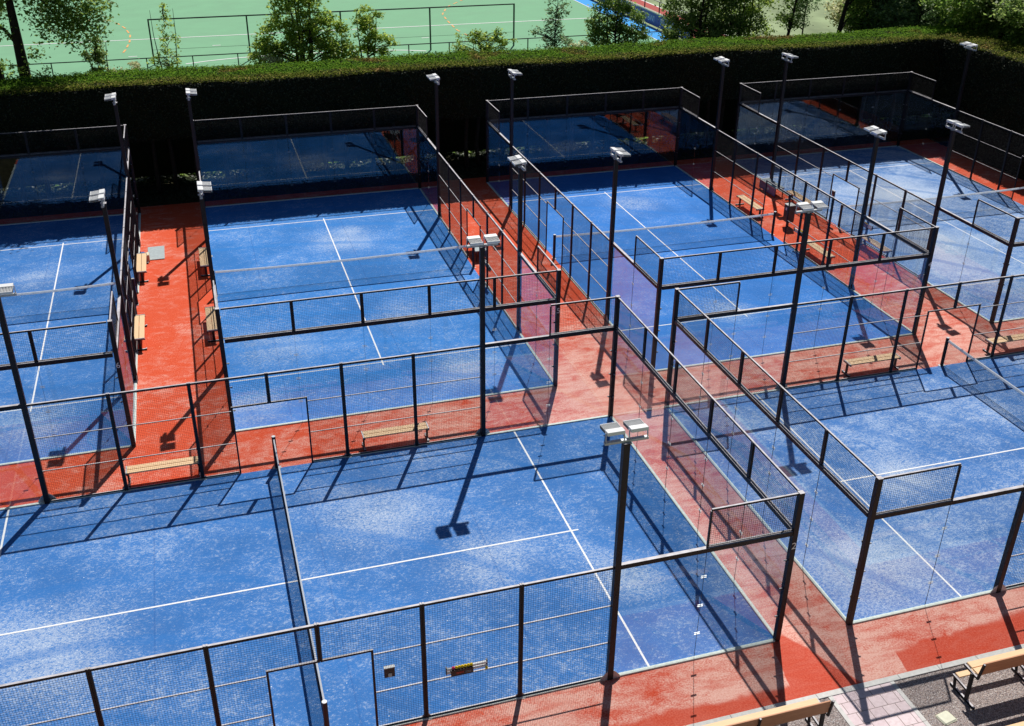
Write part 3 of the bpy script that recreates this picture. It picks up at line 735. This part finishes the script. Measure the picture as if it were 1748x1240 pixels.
def plant(name, label, cat, base, h, trunk_r, blobs, leaf, dens, mat, group=None, lean=(0, 0), stems=1, twig=True, spread=.22, crown='crown', limbs=()):
    t = thing(name, label, cat, base, 0, group)
    tb = MB(); h = min(h, max(c[2] + r[2] * .3 for c, r in blobs)); bx, by = lean
    for s in range(stems):
        an = 2 * math.pi * s / max(1, stems) + .4; o_ = (0, 0) if stems == 1 else (math.cos(an) * .12, math.sin(an) * .12)
        o2 = (0, 0) if stems == 1 else (math.cos(an) * h * .07, math.sin(an) * h * .05)
        pts = [(o_[0] + (bx + o2[0]) * f ** 1.3 + random.uniform(-.05, .05) * f * 2, o_[1] + (by + o2[1]) * f ** 1.3 + random.uniform(-.05, .05) * f * 2, h * f) for f in (0, .15, .3, .5, .7, .85, 1)]
        tb.tube(pts, [trunk_r * (1.25 - f * 1.1) if i else trunk_r * 1.4 for i, f in enumerate((0, .15, .3, .5, .7, .85, .98))], 8)
    Ps = []
    for (c, r) in blobs:
        vol = r[0] * r[1] * r[2]; n = max(90, int(dens * 1.25 * vol ** .75)); cl = max(8, int(44 * vol ** .55))
        P, cc = ell_pts(c, r, n, cl, spread * .78); Ps.append(P)
        if twig:
            for q in cc[:min(len(cc), 9)]:
                zt = max(.25 * h, min(h * .95, q[2] - .55 * math.hypot(q[0], q[1]) * .8)); f = zt / h
                a = (bx * f ** 1.3, by * f ** 1.3, zt); mid = ((a[0] + q[0]) / 2, (a[1] + q[1]) / 2, (a[2] + q[2]) / 2 + .08)
                tb.tube([a, mid, tuple(q)], [min(.05, trunk_r * .3 + .006), min(.03, trunk_r * .16 + .005), .005], 5, False)
    for pts, ra in limbs: tb.tube(pts, [ra * (1 - .8 * k / (len(pts) - 1)) for k in range(len(pts))], 6, False)
    obj('trunk', smooth(tb.mesh('trunk', M['bark'])), t)
    P = np.concatenate(Ps); P = P[P[:, 2] > .1]
    quads(crown, P, leaf * .82, M[mat], upbias=.6, parent=t)
    return t
G = 'bushes and trees between the hedge and the field'
# left trees
plant('tree', 'tall dark-trunked tree at the upper left, branches hanging before the green field', 'tree', (-8.35, 39.5, -.02), 14, .33,
      [((1.6, .2, 8.9), (1.9, 1.6, 1.2)), ((2.9, .2, 8.2), (1.5, 1.3, 1.2)), ((3.3, 0, 7.2), (.8, .8, .7)), ((1.9, .2, 6.9), (1.0, .9, .6)), ((2.6, .1, 6.3), (.7, .6, .45)), ((-.9, 0, 8.3), (.9, 1.4, .9)), ((.6, 0, 11.5), (4.2, 3.5, 2.2)), ((-2.5, 1, 10.5), (2.6, 2.4, 1.8)), ((.55, 0, 5.9), (.25, .25, .3)), ((2.4, 0, 7.6), (1.3, 1, .8)), ((1.3, 0, 7.7), (.7, .7, .7)), ((3.0, 0, 6.7), (.6, .5, .5)), ((-.7, 0, 7.0), (.5, .6, .35))], .17, 620, 'leafmid', G, (.05, .1), twig=False, spread=.34, limbs=[([(0, 0, 6.2), (-.5, 0, 7.0), (-1.4, 0, 7.4), (-2.6, .1, 7.6)], .11), ([(.1, 0, 8.6), (1.2, .1, 8.4), (1.9, .1, 7.4), (2.3, .1, 6.6)], .09), ([(1.2, .1, 8.4), (2.4, 0, 7.8), (3.4, 0, 7.1)], .06), ([(.1, 0, 9.6), (1.5, .1, 9.9), (3, .1, 9.2)], .09), ([(-.1, 0, 9.4), (-1.5, .2, 10.2), (-3, .4, 10.6)], .1), ([(0, 0, 10), (.6, 1, 11.6), (1.5, 1.5, 12.5)], .1)])
plant('tree', 'tree trunk leaning at the left picture edge beside the taller tree', 'tree', (-9.55, 40.2, -.02), 13, .28,
      [((-.2, 0, 11.5), (3, 3, 2.2)), ((-.2, -.2, 5.2), (.5, .5, .6)), ((.2, .4, 8.0), (.7, .9, .5))], .16, 900, 'leafmid', G, (-.4, 0))
plant('shrub', 'dark narrow shrub right of the tall left tree', 'shrub', (-5.05, 40, -.02), 6.2, .08, [((0, 0, 5.0), (.55, .5, 1.0)), ((.15, 0, 5.9), (.33, .3, .6)), ((0, 0, 3.8), (.9, .7, .9)), ((-.3, 0, 5.4), (.6, .4, .3))], .13, 2200, 'leafdark', G, stems=3, spread=.14)
plant('shrub', 'pale yellow-leaved shrub at the foot of the dark narrow shrub', 'shrub', (-4.2, 39.2, -.02), 4.8, .05, [((0, 0, 4.5), (.7, .5, .6)), ((.7, .2, 4.7), (.6, .5, .5)), ((0, 0, 3.5), (1.2, .7, .8))], .12, 1800, 'leafpale', G, stems=3, spread=.14)
plant('shrub', 'bright yellow shrub shoots beside the foot of the tall left tree', 'shrub', (-7.4, 38.7, -.02), 5.2, .04, [((0, 0, 4.9), (.5, .35, .6)), ((.7, .1, 4.6), (.6, .35, .4)), ((-1.2, .3, 4.9), (.5, .4, .6)), ((0, 0, 3.6), (1.4, .6, .8))], .12, 1000, 'leafyel', G, stems=4, spread=.16)
plant('sapling', 'slender pale green sapling before the left post of the dark green frame fence', 'sapling', (-1.75, 40, -.02), 7.6, .05, [((0, 0, 5.1), (.75, .6, .55)), ((.15, 0, 5.9), (.6, .5, .6)), ((.1, 0, 6.7), (.38, .35, .5)), ((.1, 0, 7.4), (.15, .15, .35)), ((-.55, 0, 5.1), (.45, .3, .2)), ((0, 0, 4), (1.0, .7, .7))], .12, 750, 'leafyel', G, stems=2, spread=.13)
plant('tree', 'broad many-stemmed bushy tree with yellow-green tips, largest before the field', 'tree', (5.1, 42, -.02), 7.8, .12, [((0, 0, 6.9), (1.5, 1.3, 1.3)), ((.1, 0, 8.3), (1.3, 1.2, 1.2)), ((-1.3, .1, 5.6), (1.1, 1, 1.1)), ((1.2, .1, 5.7), (1.1, 1, 1.1)), ((-2.0, 0, 4.6), (.8, .8, .9)), ((0, 0, 4.6), (2.4, 1.3, 1.3)), ((1.9, 0, 4.7), (.7, .7, .8)), ((0, 0, 3), (2.4, 1.4, 1.2))], .15, 1500, 'leafyel', G, stems=5, spread=.2)
plant('shrub', 'pale cream-leaved low shrub at the left foot of the broad bushy tree', 'shrub', (3.3, 40.8, -.02), 4.7, .04, [((0, 0, 4.3), (.8, .5, .6)), ((-.4, 0, 3.6), (.9, .6, .7))], .12, 1500, 'leafpale', G, stems=3, spread=.14)
plant('tree', 'yellow-green bushy tree right of the broad one, smaller, crown notched', 'tree', (8.5, 42, -.02), 6.4, .08, [((0, 0, 6.3), (.75, .7, .65)), ((-.1, 0, 5.5), (.7, .7, .6)), ((.6, 0, 4.9), (.9, .7, .6)), ((0, 0, 4.1), (1.5, .9, .8)), ((0, 0, 3), (1.6, 1, .9))], .14, 1900, 'leafyel', G, stems=3, spread=.16)
plant('shrub', 'low reddish-yellow shrub under the right part of the frame fence', 'shrub', (14.6, 41.5, -.02), 5.4, .05, [((.1, 0, 5.0), (.9, .6, .55)), ((-1.2, 0, 4.9), (.28, .25, .5)), ((.9, 0, 5.1), (.4, .35, .45)), ((1.5, 0, 4.7), (.5, .4, .35)), ((-.3, 0, 4.3), (1.5, .7, .6)), ((0, 0, 3.3), (1.7, .8, .8))], .13, 1700, 'leafyel', G, stems=4, spread=.15)
plant('tree', 'slim upright young tree just right of the frame fence', 'tree', (19.15, 42, -.02), 8.4, .07, [((0, 0, 7.6), (.5, .5, .9)), ((.05, 0, 6.4), (.6, .55, .7)), ((-.1, 0, 5.4), (.65, .55, .5)), ((-1.0, 0, 5.2), (.5, .3, .25)), ((0, 0, 4.5), (1.1, .7, .55)), ((0, 0, 3.3), (1.2, .8, .9))], .13, 1300, 'leafblue', G, stems=1, spread=.17)
plant('shrub', 'pale low shrub between the slim young tree and the rounded one', 'shrub', (20.4, 41.2, -.02), 4.6, .04, [((0, 0, 4.2), (.8, .5, .6)), ((0, 0, 3.3), (1, .6, .7))], .12, 1500, 'leafpale', G, stems=3, spread=.14)
plant('tree', 'rounded fresh green tree before the light blue field corner', 'tree', (22.7, 42, -.02), 8, .1, [((0, 0, 6.9), (1.2, 1.1, 1.1)), ((-.7, 0, 5.7), (1.0, .9, .9)), ((.8, 0, 5.6), (1.1, .9, .8)), ((0, 0, 4.7), (1.9, 1.1, .8)), ((1.5, 0, 4.8), (.7, .6, .35)), ((0, 0, 3.4), (2, 1.2, 1))], .15, 1350, 'leafmid', G, stems=3, spread=.2)
plant('tree', 'dense dark tree right of the blue boards', 'tree', (28.0, 42, -.02), 8.5, .16, [((0, 0, 7.6), (2.0, 1.8, 1.2)), ((-1.1, 0, 5.9), (1.2, 1.2, 1.0)), ((1.2, 0, 5.9), (1.4, 1.2, 1.2)), ((0, 0, 4.6), (2.3, 1.4, 1.0)), ((0, .4, 3.4), (2.6, 1.4, 1))], .16, 1500, 'leafdark', G, stems=3, spread=.24)
plant('tree', 'open tree with sunny yellow leaves among the right-hand group', 'tree', (31.4, 42.5, -.02), 9, .12, [((-.2, 0, 7.9), (1.6, 1.4, 1.2)), ((.3, 0, 6.3), (1.3, 1.1, .9)), ((-1.0, .2, 5.3), (1.1, .9, .8)), ((.6, 0, 4.6), (1.1, .9, .5))], .15, 1000, 'leafyel', G, (-.3, 0), stems=2, spread=.22)
plant('tree', 'low spreading tree filling the gap right of the dense dark one', 'tree', (30.0, 41.6, -.02), 8, .1, [((0, 0, 6.8), (1.2, 1, 1.0)), ((.9, 0, 5.2), (1.2, .9, .8)), ((-.5, 0, 4.6), (1.2, .8, .6))], .15, 1200, 'leafmid', G, (.2, 0), stems=2, spread=.24)
plant('tree', 'thin pale tree beside the clearing of the right-hand group', 'tree', (35.6, 43.2, -.02), 8.5, .07, [((0, 0, 7.4), (.9, .8, 1.0)), ((.2, 0, 5.9), (1.0, .8, .7)), ((-.4, 0, 4.9), (.9, .7, .5))], .14, 900, 'leafblue', G, (.2, 0), stems=1, spread=.24)
plant('tree', 'full leafy tree left of the one above the right end of the hedge', 'tree', (39.6, 42.4, -.02), 9, .16, [((0, 0, 7.4), (1.9, 1.6, 1.3)), ((.4, 0, 5.4), (1.8, 1.2, 1.1)), ((-.6, 0, 4.6), (1.2, .9, .6))], .17, 1300, 'leafmid', G, (.3, 0), stems=2, spread=.26)
plant('tree', 'tree with a dark leaning trunk in the right-hand group', 'tree', (33.5, 42.2, -.02), 9.5, .13, [((1.2, 0, 8.4), (1.8, 1.6, 1.2)), ((.9, .6, 6.5), (1.3, 1.1, 1.0)), ((.9, .5, 5.2), (1.0, .8, .7))], .15, 900, 'leafmid', G, (1.4, 0), spread=.24)
plant('tree', 'tree with a dark slanting trunk standing right of the pale clearing', 'tree', (37.2, 42, -.02), 10, .2, [((1.2, 0, 9.2), (2.0, 1.8, 1.4)), ((1.9, .4, 7.0), (1.6, 1.4, 1.2)), ((2.2, .4, 5.2), (1.5, 1.1, 1.0))], .16, 1100, 'leafmid', G, (1.0, 0), spread=.26)
plant('tree', 'dense tree above the right end of the hedge top', 'tree', (42.0, 41, -.02), 9.5, .2, [((0, 0, 7.8), (2.4, 2, 1.6)), ((-1.6, 0, 5.4), (1.6, 1.3, 1.3)), ((1.2, 0, 5.3), (2.0, 1.5, 1.4)), ((0, .5, 3.5), (3.0, 1.4, 1.2))], .19, 1400, 'leafblue', G, stems=2, spread=.28)
plant('tree', 'dark tree overhanging the corner of the hedge', 'tree', (43.6, 35.6, -.02), 9, .22, [((0, 0, 7.6), (2.3, 2.2, 1.5)), ((-2.6, .4, 6.9), (2.0, 1.8, .9)), ((-.8, .4, 5.9), (1.9, 1.8, 1.2)), ((0, -1.5, 5.2), (1.8, 1.8, 1.2)), ((.4, 0, 3.6), (2.2, 2.4, 1.6))], .2, 1300, 'leafmid', G, stems=2, spread=.3)
plant('tree', 'tree at the upper right picture edge with bright outer leaves', 'tree', (45.6, 40.5, -.02), 11, .2, [((0, 0, 9), (2.6, 2.4, 1.8)), ((0, 0, 6.2), (2.4, 2, 1.6)), ((.6, 0, 4), (2.6, 2, 1.3))], .2, 1300, 'leafdark', G, stems=2, spread=.3)
plant('tree', 'dark tree behind the long side hedge at the right picture edge', 'tree', (44.6, 30.0, -.02), 8.5, .2, [((0, 0, 6.8), (2.0, 2.6, 1.6)), ((-2.2, 1, 7.2), (2.4, 2.6, .9)), ((-1.6, 4, 7.0), (2.2, 2.2, .9)), ((-1.8, -3, 7.0), (2.0, 2.2, .9)), ((-.6, 0, 5.3), (1.6, 2.2, 1.2)), ((0, 0, 3.4), (2, 2.6, 1.6))], .2, 1200, 'leafdark', G, stems=2, spread=.3)
GF = 'far trees beyond the right end of the field'
for i, (x, y, h, mt, lab) in enumerate(((50, 50, 9, 'leafmid', 'far mid green tree behind the right-hand group'), (55, 46, 10, 'leafdark', 'far dark tree near the top right picture corner'), (47, 52, 7, 'leafpale', 'far pale hazy tree seen through the clearing on the right'), (60, 55, 11, 'leafmid', 'farthest tree behind the top right picture corner'))):
    plant('tree', lab, 'tree', (x, y, -.02), h, .2, [((0, 0, h * .75), (2.6, 2.4, h * .2)), ((-1.2, 0, h * .5), (2.4, 2.2, h * .18)), ((1.2, 0, h * .35), (2.6, 2, h * .18))], .22, 900, mt, GF, stems=2, spread=.35)

# hedge: volume with displaced skin, leaf tufts, trunks below
def hedge(label, x0, x1, y0, y1, ztop, zbot, nleaf, faces, loc=(0, 0, 0)):
    t = thing('hedge', label, 'hedge', loc)
    nx = max(2, int((x1 - x0) / .25)); ny = max(2, int((y1 - y0) / .25)); nz = max(2, int((ztop - zbot) / .25))
    import bmesh
    bm = bmesh.new(); vs = {}
    def vert(i, j, k):
        key = (i, j, k)
        if key not in vs:
            x = x0 + (x1 - x0) * i / nx; y = y0 + (y1 - y0) * j / ny; z = zbot + (ztop - zbot) * k / nz
            r = lambda a: .055 * (math.sin(a * 2.1 + x * 1.7 + y * 2.9 + z * 3.3) + math.sin(x * .45 + a) * .9)
            dx = (-1 if i == 0 else 1 if i == nx else 0); dy = (-1 if j == 0 else 1 if j == ny else 0); dz = (-1 if k == 0 else 1 if k == nz else 0)
            q = 0 if (abs(dx) + abs(dy) + abs(dz)) < 2 else -.05
            vs[key] = bm.verts.new((x + dx * (r(1) + q), y + dy * (r(2) + q), z + dz * (r(3) + q) + random.uniform(-.02, .02)))
        return vs[key]
    def face(*a):
        bm.faces.new([vert(*q) for q in a])
    for i in range(nx):
        for j in range(ny): face((i, j, nz), (i + 1, j, nz), (i + 1, j + 1, nz), (i, j + 1, nz)); face((i, j + 1, 0), (i + 1, j + 1, 0), (i + 1, j, 0), (i, j, 0))
        for k in range(nz): face((i, 0, k), (i + 1, 0, k), (i + 1, 0, k + 1), (i, 0, k + 1)); face((i, ny, k + 1), (i + 1, ny, k + 1), (i + 1, ny, k), (i, ny, k))
    for j in range(ny):
        for k in range(nz): face((0, j, k + 1), (0, j + 1, k + 1), (0, j + 1, k), (0, j, k)); face((nx, j, k), (nx, j + 1, k), (nx, j + 1, k + 1), (nx, j, k + 1))
    me = bpy.data.meshes.new('core'); bm.to_mesh(me); bm.free(); me.materials.append(M['hedgecore'])
    obj('core', me, t)
    Ps = []
    for f, n in zip(faces, nleaf):
        u = RNG.uniform(size=(n, 3)); off = np.abs(RNG.normal(size=n)) * .045
        X = x0 + (x1 - x0) * u[:, 0]; Y = y0 + (y1 - y0) * u[:, 1]; Z = zbot + (ztop - zbot) * u[:, 2]
        r = lambda a: .055 * (np.sin(a * 2.1 + X * 1.7 + Y * 2.9 + Z * 3.3) + np.sin(X * .45 + a) * .9)
        if f == 'top': Z = ztop + r(3) + off
        if f == 'front': Y = y0 - r(2) - off
        if f == 'left': X = x0 - r(1) - off
        if f == 'back': Y = y1 + r(2) + off
        if f == 'bottom': Z = zbot - r(3) - off
        Ps.append(np.stack([X, Y, Z], 1))
    for f, P in zip(faces, Ps):
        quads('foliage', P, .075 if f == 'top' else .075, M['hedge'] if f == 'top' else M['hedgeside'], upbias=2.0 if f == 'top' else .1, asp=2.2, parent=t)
    return t
M['hedgeside'] = leaf_mat('hedge side needles', [(.008, .012, .007), (.018, .026, .011), (.034, .046, .018)], .8, 0)  # darker than the top: the hedge's own shade painted into the needle colour
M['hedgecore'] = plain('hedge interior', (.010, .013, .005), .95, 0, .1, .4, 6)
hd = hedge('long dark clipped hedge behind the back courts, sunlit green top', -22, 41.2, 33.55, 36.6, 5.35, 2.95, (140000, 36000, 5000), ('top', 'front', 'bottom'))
obj('core', MB().b2(-22, 41, 36.2, 36.7, .46, 3.1).mesh('core', M['hedgecore']), hd)  # dark screen added behind the trunks so the gap below looks black
tm = [smooth(MB().tube([(0, 0, 0), (.06 * a, .03, 1.2), (-.04 * a, .0, 3.1)], [.13, .10, .08], 8).mesh('trunk', M['bark'])) for a in (-1, 1, 2)]
for k in range(46):
    obj('trunk', tm[k % 3], hd, (-13.5 + k * 1.15 + random.uniform(-.25, .25), 35.0 + random.uniform(-.35, .35), 0), random.uniform(0, 6))
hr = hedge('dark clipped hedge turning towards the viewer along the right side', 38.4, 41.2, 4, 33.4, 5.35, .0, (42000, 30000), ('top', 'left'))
# low greenery under and behind the hedge
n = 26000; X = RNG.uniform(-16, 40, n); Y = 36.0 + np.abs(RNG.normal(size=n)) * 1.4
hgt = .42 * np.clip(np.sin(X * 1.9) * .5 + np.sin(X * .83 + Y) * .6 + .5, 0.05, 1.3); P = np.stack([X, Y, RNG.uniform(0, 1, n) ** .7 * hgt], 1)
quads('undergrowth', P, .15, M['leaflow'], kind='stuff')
n = 9000; X = RNG.uniform(-16, 38, n); Y = RNG.uniform(33.3, 35.2, n); P = np.stack([X, Y, RNG.uniform(0, .16, n)], 1)
quads('ivy_ground_cover', P, .11, M['hedgeside'], kind='stuff')
n = 30000; X = RNG.uniform(-20, 60, n); Y = RNG.uniform(37, 60, n); P = np.stack([X, Y, RNG.uniform(0, .35, n)], 1)
quads('rough_grass', P, .3, M['leafmid'], kind='stuff')

# ------------------------------------------------------------------ light, sky, camera
w = bpy.data.worlds.new('World'); S.world = w; w.use_nodes = True; t = w.node_tree
sky = t.nodes.new('ShaderNodeTexSky'); sky.sky_type = 'NISHITA'; sky.sun_disc = False
sd = Vector((1.95, 4.03, 6.1)).normalized()
el = math.asin(sd.z); az = math.atan2(sd.x, sd.y)
sky.sun_elevation = el; sky.sun_rotation = az; sky.altitude = 50; sky.air_density = 1; sky.dust_density = .6; sky.ozone_density = 1.2
bg = t.nodes['Background']; bg.inputs[1].default_value = .045; L(t, sky.outputs[0], bg.inputs[0])
ld = bpy.data.lights.new('sun', 'SUN'); ld.energy = 4.9; ld.angle = R(.5); ld.color = (1, .955, .89)
lo = bpy.data.objects.new('sun', ld); COL.objects.link(lo); lo.rotation_euler = sd.to_track_quat('Z', 'Y').to_euler(); lo.location = (10, 30, 40)

cd = bpy.data.cameras.new('camera'); co = bpy.data.objects.new('camera', cd); COL.objects.link(co); S.camera = co
co.location = (-.947658, -15.216048, 16.544605)
co.rotation_mode = 'XYZ'; co.rotation_euler = (1.0768921, -.009031, -.2953698)
cd.sensor_fit = 'HORIZONTAL'; cd.sensor_width = 36; cd.lens = 1784.772 / 1748 * 36; cd.clip_end = 3000; cd.clip_start = .1
S.view_settings.view_transform = 'Standard'; S.view_settings.look = 'None'; S.view_settings.exposure = 0; S.view_settings.gamma = 1
S.cycles.transparent_max_bounces = 40; S.cycles.max_bounces = 8; S.cycles.use_denoising = True
